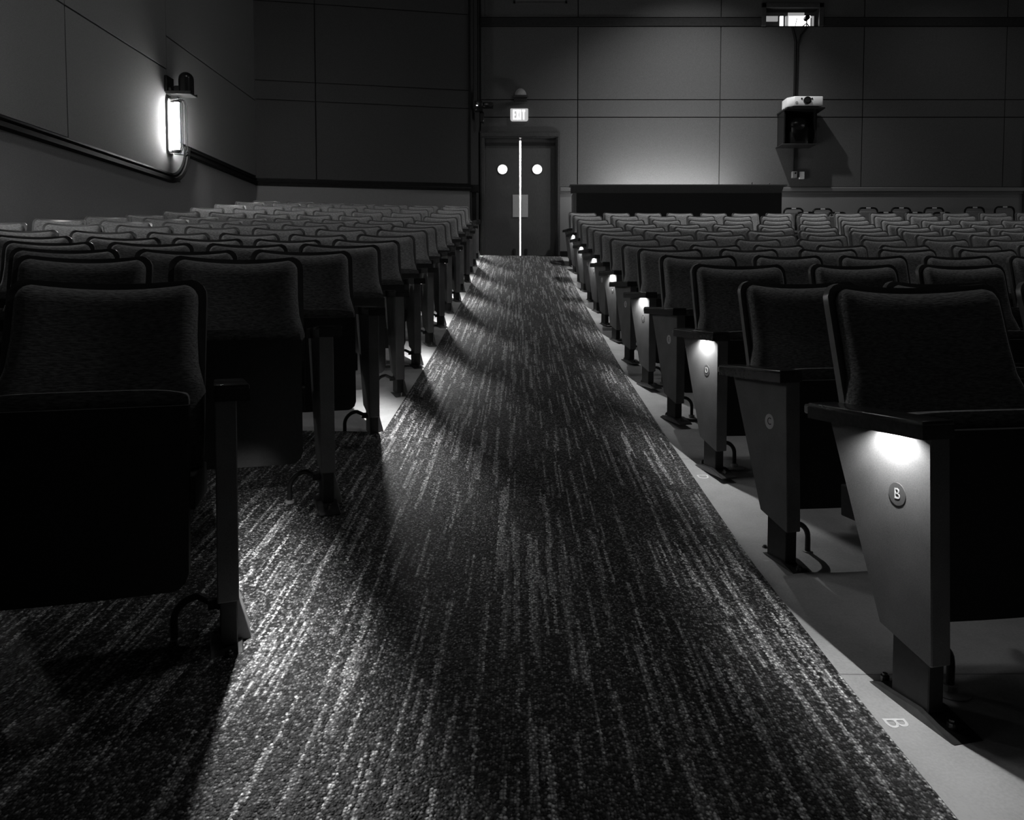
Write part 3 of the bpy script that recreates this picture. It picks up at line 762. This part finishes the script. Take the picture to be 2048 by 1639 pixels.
# left wall with stepped rail
bm = bmesh.new(); box(bm, WX0-.25, WX0, WY0-.1, 16.3, -1.3, CEIL)
wl = struct('wall_left', bm, M['backing'], 'long left wall of lit grey panels above a stepped black rail')
yj = [WY0, -1.28+2.65*0, 1.37, 4.02, 6.67, 9.32, 11.97]
def lpanel(y0, y1, z0, z1, poly=None):
    bm = bmesh.new()
    if poly: prism(bm, poly, 'x', WX0+.001, WX0+.035)
    else: box(bm, WX0+.001, WX0+.035, y0+G, y1-G, z0+G, z1-G)
    return ob('wall_panel', bm, M['wallpanel_lit'], wl, (0, 0, 0))
R1, R2 = 1.92, 2.44; J1, J2 = 3.545, 4.07
for ya, yc in zip(yj, yj[1:]):
    if yc == 11.97: continue
    lpanel(ya, yc, R1, J1); lpanel(ya, yc, J1, CEIL)
arc = [(12.0+.52*math.sin(t), R1+.52*(1-math.cos(t))) for t in [math.pi/2*k/10 for k in range(11)]]
lpanel(0, 0, 0, 0, [(9.32+G, R1), (12.0, R1)]+arc[1:]+[(12.52, J1-.3), (12.0, J1-.3), (12.0, J1-G), (9.32+G, J1-G)][0:0]+[(11.97-G+.55, R2+.02), (11.97-G, R2+.05), (11.97-G, J1-G), (9.32+G, J1-G)])
lpanel(9.32, 11.97, J1, CEIL)
lpanel(11.97, 15.94, R2+.03, J2); lpanel(11.97, 15.94, J2, CEIL)
bm = bmesh.new(); box(bm, WX0+.001, WX0+.02, WY0, 15.94, -1.2, R1-.1); box(bm, WX0+.001, WX0+.02, 12.4, 15.94, R1-.1, R2-.1)
ob('dado', bm, M['dado_lit'], wl, (0, 0, 0))
# moulded rail swept along the stepped path
def sweep(bm, path, prof):
    """path: list of (y,z); prof: list of (x outwards, offset along the path normal)"""
    rings = []
    for i, p in enumerate(path):
        p = Vector(p); d = (Vector(path[min(i+1, len(path)-1)])-Vector(path[max(i-1, 0)])).normalized(); nrm = Vector((d.y, -d.x))
        rings.append([bm.verts.new((WX0+a, p.x+nrm.x*b, p.y+nrm.y*b)) for a, b in prof])
    k = len(prof)
    for A, B in zip(rings, rings[1:]):
        for i in range(k): bm.faces.new((A[i], A[(i+1) % k], B[(i+1) % k], B[i]))
    bm.faces.new(rings[0]); bm.faces.new(list(reversed(rings[-1])))
prof = [(0, 0), (.045, 0), (.06, .03), (.04, .06), (.075, .075), (.085, .13), (.05, .155), (0, .155)]
bm = bmesh.new(); sweep(bm, [(WY0, R1), (9.3, R1), (11.6, R1)]+arc, prof)
struct('trim_7', bm, M['woodblack'], 'lower stretch of black rail, curving up below the lit sconce')
bm = bmesh.new(); sweep(bm, [(12.53, R2), (14, R2), (15.93, R2)], prof)
struct('trim_8', bm, M['woodblack'], 'upper stretch of black rail, running from the sconce to the rear corner')

# right wall, front wall, ceiling
bm = bmesh.new(); box(bm, WX1, WX1+.25, WY0-.1, WY+.25, -1.3, CEIL)
struct('wall_right', bm, M['stage'], 'far right side wall')
bm = bmesh.new(); box(bm, WX0-.25, WX1+.25, WY0-.35, WY0-.1, -1.5, CEIL)
struct('wall_front', bm, M['stage'], 'stage wall at the foot of the hall')
bm = bmesh.new(); box(bm, WX0-.25, WX1+.25, WY0-.35, WY+.25, CEIL, CEIL+.2)
struct('ceiling', bm, M['ceiling'], 'dark ceiling high above the frame')

# ------------------------------------------------------------------ sconces on the side walls
def sconce(X, Y, z0, z1, sg, label):
    """sg: +1 when the wall faces +x"""
    root = empty('wall_sconce', P(X, Y, z0), 0, label, 'wall light', 'sconces on the side walls')
    def add(name, bm, m, sm=True, lab=None):
        me = finish(bm, name, m, sm, 40); o = link(name, me, root)
        if lab: o['label'] = lab
        return o
    h = z1-z0
    bm = bmesh.new()
    prism(bm, [(-.11, .06), (-.07, 0), (.07, 0), (.11, .06), (.11, h-.06), (.07, h), (-.07, h), (-.11, h-.06)], 'x', min(0, sg*.03), max(0, sg*.03), bev=.004)
    add('back_plate', bm, M['greybox'])
    bm = bmesh.new(); cyl(bm, (sg*.12, 0, h/2), .034, h-.14, seg=20)
    add('glass_tube', bm, M['glass'], True, 'glowing frosted tube')
    bm = bmesh.new()
    for z in (.05, h-.05): cyl(bm, (sg*.13, 0, z), .055, .03, seg=16); box(bm, min(0, sg*.13), max(0, sg*.13), -.02, .02, z-.01, z+.01)
    add('end_cap', bm, M['iron'])
    def loop(y, x0, x1):
        pts = [(x0, y, .02), (x1-.04*sg, y, .0), (x1, y, .09), (x1, y, h-.09), (x1-.04*sg, y, h), (x0, y, h-.02)]
        b2 = bmesh.new(); tube(b2, pts, .0055, 6); add('wire_guard', b2, M['wire'])
    for y in (-.11, -.055, .055, .11): loop(y, sg*.02, sg*.235)
    return root
sc1 = sconce(WX0+.036, 12.02, 2.22, 3.10, 1, 'glowing tubular sconce in a wire guard on the left wall')
for X, Y, sg, nm in ((WX0+.036, 6.3, 1, 'tubular sconce further down the left wall'), (WX1-.005, 12.02, -1, 'tubular sconce on the right wall'), (WX1-.005, 6.3, -1, 'tubular sconce further down the right wall')):
    sconce(X, Y, 2.22 if Y > 8 else 1.7, 3.22 if Y > 8 else 2.7, sg, nm)
# bracketed stage light over the sconce
root = empty('stage_light', P(WX0+.036, 11.98, 3.15), 0, 'black dome-topped stage light on a wall bracket over the lit sconce', 'stage light')
def add(root, name, bm, m, lab=None, sm=True):
    me = finish(bm, name, m, sm, 40); o = link(name, me, root)
    if lab: o['label'] = lab
    return o
bm = bmesh.new(); box(bm, 0, .05, -.12, .12, .02, .28, bev=.008); box(bm, .0, .10, -.09, .09, .0, .1, bev=.008); add(root, 'wall_plate', bm, M['black'])
bm = bmesh.new(); box(bm, .03, .42, -.13, .13, -.018, .0, bev=.004); box(bm, .03, .42, -.13, -.12, 0, .03); box(bm, .03, .42, .12, .13, 0, .03); add(root, 'tray', bm, M['foot'], 'metal tray')
bm = bmesh.new(); cyl(bm, (.30, 0, .12), .115, .24, seg=24)
bmesh.ops.create_uvsphere(bm, u_segments=24, v_segments=12, radius=.115, matrix=Matrix.Translation((.30, 0, .24))); add(root, 'dome_housing', bm, M['black'])
bm = bmesh.new(); box(bm, .13, .26, -.08, .08, .0, .13, bev=.02, seg=2); add(root, 'driver_box', bm, M['black'])

# ------------------------------------------------------------------ things on the rear wall
# exit sign
ex = empty('exit_sign', P(*atY(1038.5, 230, WY-.05)), 0, 'glowing EXIT sign above the double doors', 'sign')
hwx, hz = 17.5/F*WY, 12/F*WY
bm = bmesh.new(); r = .05
pts = []
for cx_, cz_, a0 in ((hwx-r, hz-.02, 0), (-hwx+r, hz-.02, 90), (-hwx+r, -hz+r, 180), (hwx-r, -hz+r, 270)):
    rr = r if a0 >= 180 else .02
    for k in range(5):
        t = math.radians(a0+22.5*k); sx_ = hwx-rr if a0 in (0, 270) else -hwx+rr
        pts.append((sx_+rr*math.cos(t), (hz-rr if a0 < 180 else -hz+rr)+rr*math.sin(t)))
prism(bm, pts, 'y', -.04, .045); add(ex, 'sign_face', bm, M['exitface'])
# condensed EXIT letters from strokes
def stroke(bm, pts, y0=-.05, y1=-.038): prism(bm, pts, 'y', y0, y1)
bm = bmesh.new(); H = hz*.80; Wd = hwx*.36
def rect(x0, x1, z0, z1): stroke(bm, [(x0, z0), (x1, z0), (x1, z1), (x0, z1)])
sw_ = .034; x = -hwx*.72
rect(x, x+sw_, -H, H)
for z in (-H, -.017, H-.034): rect(x+sw_, x+Wd*.88, z, z+.034)
x += Wd*1.0
stroke(bm, [(x, H), (x+.038, H), (x+Wd+.0, -H), (x+Wd-.038, -H)]); stroke(bm, [(x+Wd-.038, H), (x+Wd, H), (x+.038, -H), (x, -H)], -.051, -.039)
x += Wd*1.12; rect(x, x+sw_, -H, H)
x += sw_+.022; rect(x, x+Wd*.95, H-.045, H); rect(x+Wd*.475-sw_/2, x+Wd*.475+sw_/2, -H, H-.045)
add(ex, 'sign_letters', bm, M['exitletter'], 'white letters EXIT')
# emergency lamp above
el = empty('emergency_lamp', P(*atY(1041, 193, WY-.04)), 0, 'small half-round emergency lamp over the exit sign', 'lamp')
bm = bmesh.new(); box(bm, -.16, .16, -.11, .0, -.02, .01, bev=.004); box(bm, -.15, .15, -.02, 0, -.13, -.02, bev=.003); add(el, 'base', bm, M['iron'])
bm = bmesh.new(); bmesh.ops.create_uvsphere(bm, u_segments=20, v_segments=12, radius=.135, matrix=Matrix.Translation((0, -.03, .01)) @ Matrix.Diagonal((1, .6, 1.25, 1)))
bmesh.ops.bisect_plane(bm, geom=bm.verts[:]+bm.edges[:]+bm.faces[:], plane_co=(0, 0, .01), plane_no=(0, 0, -1), clear_outer=True)
add(el, 'lamp_cover', bm, M['greybox'], 'ribbed grey cover')
# loudspeaker by the door
sp = empty('wall_camera', P(*atY(964, 222, 16.86)), 0, 'small black device with pilot lights on the wall left of the exit sign', 'wall device')
bm = bmesh.new(); box(bm, -.16, .02, -.12, .05, -.02, .20, bev=.015, seg=2); box(bm, .02, .26, -.08, .02, .05, .18, bev=.02, seg=2); cyl(bm, (.2, -.09, .11), .045, .04, axis='y', seg=16); add(sp, 'housing', bm, M['black'])
bm = bmesh.new(); box(bm, -.05, .04, -.02, .12, -.25, -.02, bev=.01); add(sp, 'bracket', bm, M['black'])
M['pilot'] = emit('pilot_light', .8, 1.2)
bm = bmesh.new(); box(bm, -.125, -.085, -.125, -.119, .085, .105); add(sp, 'pilot_light', bm, M['pilot'])
bm = bmesh.new(); tube(bm, [(-.09, .06, .2), (-.09, .08, 1.2), (-.09, .08, 3.0)], .016); add(sp, 'cable', bm, M['black'])

# projector on its shelf
yw = WY-.036
def wp(px, py, Y=yw): return atY(px, py, Y)
sh = empty('projector_shelf', P(*wp(1590, 232)), 0, 'black bracket shelf on the rear wall carrying the white projector', 'shelf')
def loc(px, py, Y=yw):
    p = atY(px, py, Y); q = wp(1590, 232); return (p[0]-q[0], p[1]-q[1], p[2]-q[2])
bm = bmesh.new()
x0, x1 = -.42, .46
prism(bm, [(x0+.02, -.62), (x1-.02, -.62), (x1, 0), (x0, 0)], 'z', .02, .05); add(sh, 'shelf_board', bm, M['black'])
bm = bmesh.new()
box(bm, -.40, .34, -.03, 0, -.72, .02, bev=.004); box(bm, -.40, -.37, -.42, 0, -.70, .02); box(bm, .31, .34, -.42, 0, -.70, .02); add(sh, 'bracket', bm, M['black'])
bm = bmesh.new(); box(bm, -.44, .35, -.45, 0, -.735, -.715, bev=.004); add(sh, 'lower_shelf', bm, M['iron'])
bm = bmesh.new()
bmesh.ops.create_uvsphere(bm, u_segments=20, v_segments=12, radius=.2, matrix=Matrix.Translation((-.02, -.2, -.25)) @ Matrix.Diagonal((1.2, .8, 1.0, 1))); box(bm, -.2, .2, -.32, -.08, -.70, -.3, bev=.03, seg=2); add(sh, 'equipment', bm, M['black'])
pr = empty('projector', P(*(Vector(wp(1592, 227))+Vector((0, -.36, 0)))), 0, 'white projector with round lens on a wall shelf', 'projector')
pw, ph = .385, .27
bm = bmesh.new()
prism(bm, [(-pw, -.10), (-pw+.13, -.24), (pw-.02, -.24), (pw, -.22), (pw, .20), (-pw, .20)], 'z', .03, ph-.03, bev=.012)
add(pr, 'body', bm, M['white'])
bm = bmesh.new(); box(bm, -.28, .30, -.2, .18, .0, .03); add(pr, 'base', bm, M['black'])
bm = bmesh.new(); cyl(bm, (.02, -.25, .14), .085, .06, axis='y', seg=28); add(pr, 'lens_ring', bm, M['black'])
bm = bmesh.new(); cyl(bm, (.02, -.285, .14), .05, .02, axis='y', seg=24); add(pr, 'lens', bm, M['chrome'])
for xx in (-.10, .13):
    bm = bmesh.new(); cyl(bm, (xx, -.245, .185), .018, .012, axis='y', seg=14); add(pr, 'sensor', bm, M['black'])
bm = bmesh.new(); cyl(bm, (-.21, -.244, .10), .03, .008, axis='y', seg=16); add(pr, 'badge', bm, M['greybox'])
# conduits
cd = tag(None or empty('conduit', P(*wp(1588, 203)), 0), 'thin black conduit running from the booth window down to the projector', 'conduit')
bm = bmesh.new(); dz = wp(1588, 53)[2]-wp(1588, 203)[2]
tube(bm, [(.0, -.03, -.05), (0, -.03, dz-.35), (-.03, -.03, dz-.2), (-.08, -.03, dz-.02)], .03); tube(bm, [(0.045, -.03, 0), (.05, -.03, dz-.42), (.12, -.03, dz-.2), (.28, -.03, dz-.02)], .018)
add(cd, 'pipe', bm, M['black'])
cd = tag(empty('conduit', P(*wp(1585, 344)), 0), 'thin conduit dropping from the shelf to a grey outlet box', 'conduit')
bm = bmesh.new(); tube(bm, [(0, -.03, 0), (0, -.03, .3), (0, -.03, wp(1585, 297)[2]-wp(1585, 344)[2])], .025); add(cd, 'pipe', bm, M['iron'])
sb = tag(empty('outlet_box', P(*wp(1587, 350)), 0), 'grey outlet box on the rear wall under the projector', 'electrical box')
bm = bmesh.new(); box(bm, -.055, .055, -.09, 0, -.075, .075, bev=.008); add(sb, 'box_body', bm, M['greybox'])
bm = bmesh.new(); cyl(bm, (0.01, -.094, .03), .02, .01, axis='y', seg=12); add(sb, 'socket', bm, M['black'])
sb = tag(empty('switch_plate', P(*wp(1602.5, 351)), 0), 'white switch plate beside the outlet box under the projector', 'switch plate')
bm = bmesh.new(); box(bm, -.058, .058, -.05, 0, -.085, .085, bev=.006); add(sb, 'plate', bm, M['white'])

# booth window
bw = BW
fr = bmesh.new()
a, b, c, d = bw; t = .10
for (x0, x1, z0, z1) in ((a-t, a, c-.02, d+t), (b, b+t, c-.02, d+t), (a-t, b+t, d, d+t)): box(fr, x0, x1, WY-.07, WY-.0, z0, z1, bev=.004)
wn_ = ob('window_1', fr, M['frame'], None, ((a+b)/2, WY, c)); tag(wn_, 'lit projection booth window high on the rear wall', kind='structure')
bm = bmesh.new()
box(bm, a-.6, b+.6, WY+1.4, WY+1.5, c-.6, d+.9); box(bm, a-.7, a-.6, WY+.25, WY+1.5, c-.6, d+.9); box(bm, b+.6, b+.7, WY+.25, WY+1.5, c-.6, d+.9)
box(bm, a-.7, b+.7, WY+.25, WY+1.5, d+.9, d+1.0); box(bm, a-.7, b+.7, WY+.2, WY+1.5, c-.7, c-.6)
struct('room_booth', bm, M['stage'], 'projection booth interior behind the window')
bt = empty('booth_window_display', P(*atY(1580, 52, WY+.3)), 0, 'glowing panels and backlit clutter inside the projection booth', 'booth equipment')
def bq(px0, px1, py0, py1, m, nm, Y=WY+.5, th=.04):
    o0 = atY(1580, 52, WY+.3); p = atY(px0, py1, Y); q = atY(px1, py0, Y)
    bm = bmesh.new(); box(bm, p[0]-o0[0], q[0]-o0[0], Y-o0[1], Y+th-o0[1], p[2]-o0[2], q[2]-o0[2]); return add(bt, nm, bm, m, sm=False)
bq(1577, 1621, 31, 52, M['booth'], 'glow_panel', WY+.8); bq(1560, 1567, 32, 52, M['booth'], 'glow_panel', WY+.8)
bq(1577, 1609, 17, 31, M['boothdim'], 'blind', WY+.7); bq(1530, 1556, 32, 42, M['boothdim'], 'monitor', WY+.5); bq(1571, 1577, 32, 52, M['boothdim'], 'curtain', WY+.7); bq(1622, 1633, 32, 52, M['boothdim'], 'curtain', WY+.7)
o0 = atY(1580, 52, WY+.3)
bm = bmesh.new(); p = atY(1613.5, 36, WY+.4)
cyl(bm, (p[0]-o0[0], p[1]-o0[1], p[2]-o0[2]), .055, .12, axis='y', seg=16)
tube(bm, [(p[0]-o0[0], .1, p[2]-o0[2]), (p[0]-o0[0], .1, -.02)], .012); tube(bm, [(p[0]-o0[0]-.1, .1, .02), (p[0]-o0[0], .1, .1), (p[0]-o0[0]+.08, .1, 0)], .012)
add(bt, 'lamp_head', bm, M['black'])
bm = bmesh.new(); p = atY(1622, 40, WY+.4); tube(bm, [(p[0]-o0[0], .1, 0), (p[0]-o0[0], .1, .22)], .012); p2 = atY(1590, 52, WY+.4); q2 = atY(1594, 36, WY+.4)
tube(bm, [(p2[0]-o0[0], .1, 0), (q2[0]-o0[0], .1, q2[2]-o0[2])], .006); add(bt, 'stand', bm, M['black'])
# vent frame at the top edge, above the doors
bm = bmesh.new()
p = atY(1027, 8, WY); q = atY(1134, -30, WY)
box(bm, p[0], q[0], WY-.06, WY-.036, p[2], p[2]+.04); box(bm, p[0], p[0]+.04, WY-.06, WY-.036, p[2], q[2]); box(bm, q[0]-.04, q[0], WY-.06, WY-.036, p[2], q[2])
box(bm, p[0], q[0], WY-.06, WY-.036, q[2]-.04, q[2])
o = ob('window_2', bm, M['frame'], None, ((p[0]+q[0])/2, WY, p[2])); tag(o, 'dark closed booth port above the double doors', kind='structure')
bm = bmesh.new(); box(bm, p[0]+.04, q[0]-.04, WY-.045, WY-.036, p[2]+.04, q[2]-.04); ob('port_shutter', bm, M['rail'], o, ((p[0]+q[0])/2, WY, p[2]))

# control desk behind the right block
DY = 16.35
dk = empty('control_desk', P(*(atY(1356, 420, DY)[0], DY, .80)), 0, 'long black control counter with overhanging top behind the last row', 'desk')
ox = atY(1356, 420, DY)[0]
xl, xr = atY(1153, 400, DY)[0]-ox, atY(1560, 400, DY)[0]-ox
zt = atY(1356, 385, DY)[2]-.80
bm = bmesh.new(); box(bm, xl, xr, 0, .03, 0, zt); add(dk, 'front_panel', bm, M['desk'], sm=False)
bm = bmesh.new(); box(bm, xl-.07, xl, 0, .55, 0, zt, bev=.004); add(dk, 'side_panel', bm, M['rail'], sm=False)
bm = bmesh.new(); box(bm, xr, xr+.04, 0, .55, 0, zt, bev=.004); add(dk, 'side_panel', bm, M['desk'], sm=False)
bm = bmesh.new()
tl, tr = atY(1140, 383, DY-.2)[0]-ox, atY(1575, 372, DY-.2)[0]-ox
zb_, zc_ = zt, atY(1356, 369, DY-.15)[2]-.80
prism(bm, [(tl, -.2), (tr, -.2), (tr, .10), (tl, .10)], 'z', zc_-.03, zc_, bev=.004)
for v in bm.verts: pass
prism(bm, [(-.17, zc_-.03), (-.0, zb_-.01), (.08, zb_-.01), (.08, zc_-.03)], 'x', tl+.03, tr-.06)
add(dk, 'counter_top', bm, M['desktop'], sm=False)
for px in (1504, 1537):
    p = atY(px, 365, DY)
    o = tag(empty('gooseneck_mic', P(p[0], DY, .80+zc_), 0), 'tiny dark stem standing on the counter, %s of the two' % ('nearer the aisle' if px < 1520 else 'nearer the projector'), 'microphone', 'stems on the counter')
    bm = bmesh.new(); tube(bm, [(0, 0, 0), (0, 0, .05), (.01, 0, .07)] if px < 1520 else [(0, 0, 0), (.03, 0, .05)], .008); add(o, 'stem', bm, M['black'])

# loose tubular chairs along the rear wall
hand = [(1587, 415), (1645, 416), (1736, 414), (1802, 414), (1868, 414), (1949, 413), (2009, 412)]
def loose(px, py, Y, lab):
    X, _, Z = atY(px, py, Y); zf = floorz(X, Y); h = Z-zf
    o = empty('folding_chair', P(X, Y, zf), 0, lab, 'chair', 'loose tube-frame chairs behind the right block')
    hw = 19.0/F*Y; r = .022
    bm = bmesh.new()
    arcp = [(-hw, 0, h-.35), (-hw, 0, h-.11)]+[(-hw+.09*(1-math.cos(t)), 0, h-.11+.09*math.sin(t)) for t in (.4, .8, 1.2, 1.57)]
    arcp += [(-x, y, z) for x, y, z in reversed(arcp)]
    tube(bm, [(-hw, .05, 0), (-hw, 0, h*.45)]+arcp+[(hw, 0, h*.45), (hw, .05, 0)], r); add(o, 'back_frame', bm, M['black'])
    bm = bmesh.new(); box(bm, -.05, .05, -r-.006, -r+.002, h-.035, h-.008); add(o, 'white_tag', bm, M['letter_light'], 'white tag')
    bm = bmesh.new(); box(bm, -hw+.02, hw-.02, -.02, .02, h-.42, h-.10, bev=.01); add(o, 'backrest', bm, M['vinyl'])
    bm = bmesh.new(); box(bm, -hw, hw, -.36, -.05, h*.42, h*.46, bev=.015, seg=2); add(o, 'seat', bm, M['vinyl'])
    for q in (-1, 1):
        bm = bmesh.new(); tube(bm, [(q*hw, -.34, 0), (q*hw, -.28, h*.44)], .018); add(o, 'leg', bm, M['black'])
for i, (px, py) in enumerate(hand): loose(px, py, 16.95, 'loose tube-frame chair against the rear wall, %s from the counter' % ORD[i])
for i, (px, py) in enumerate(((1611, 423), (1674, 423.5), (1771, 423), (1829, 423), (1884, 423.5))): loose(px, py, 16.22, 'lower tube-frame chair peeping over the last row, %s from the counter' % ORD[i])
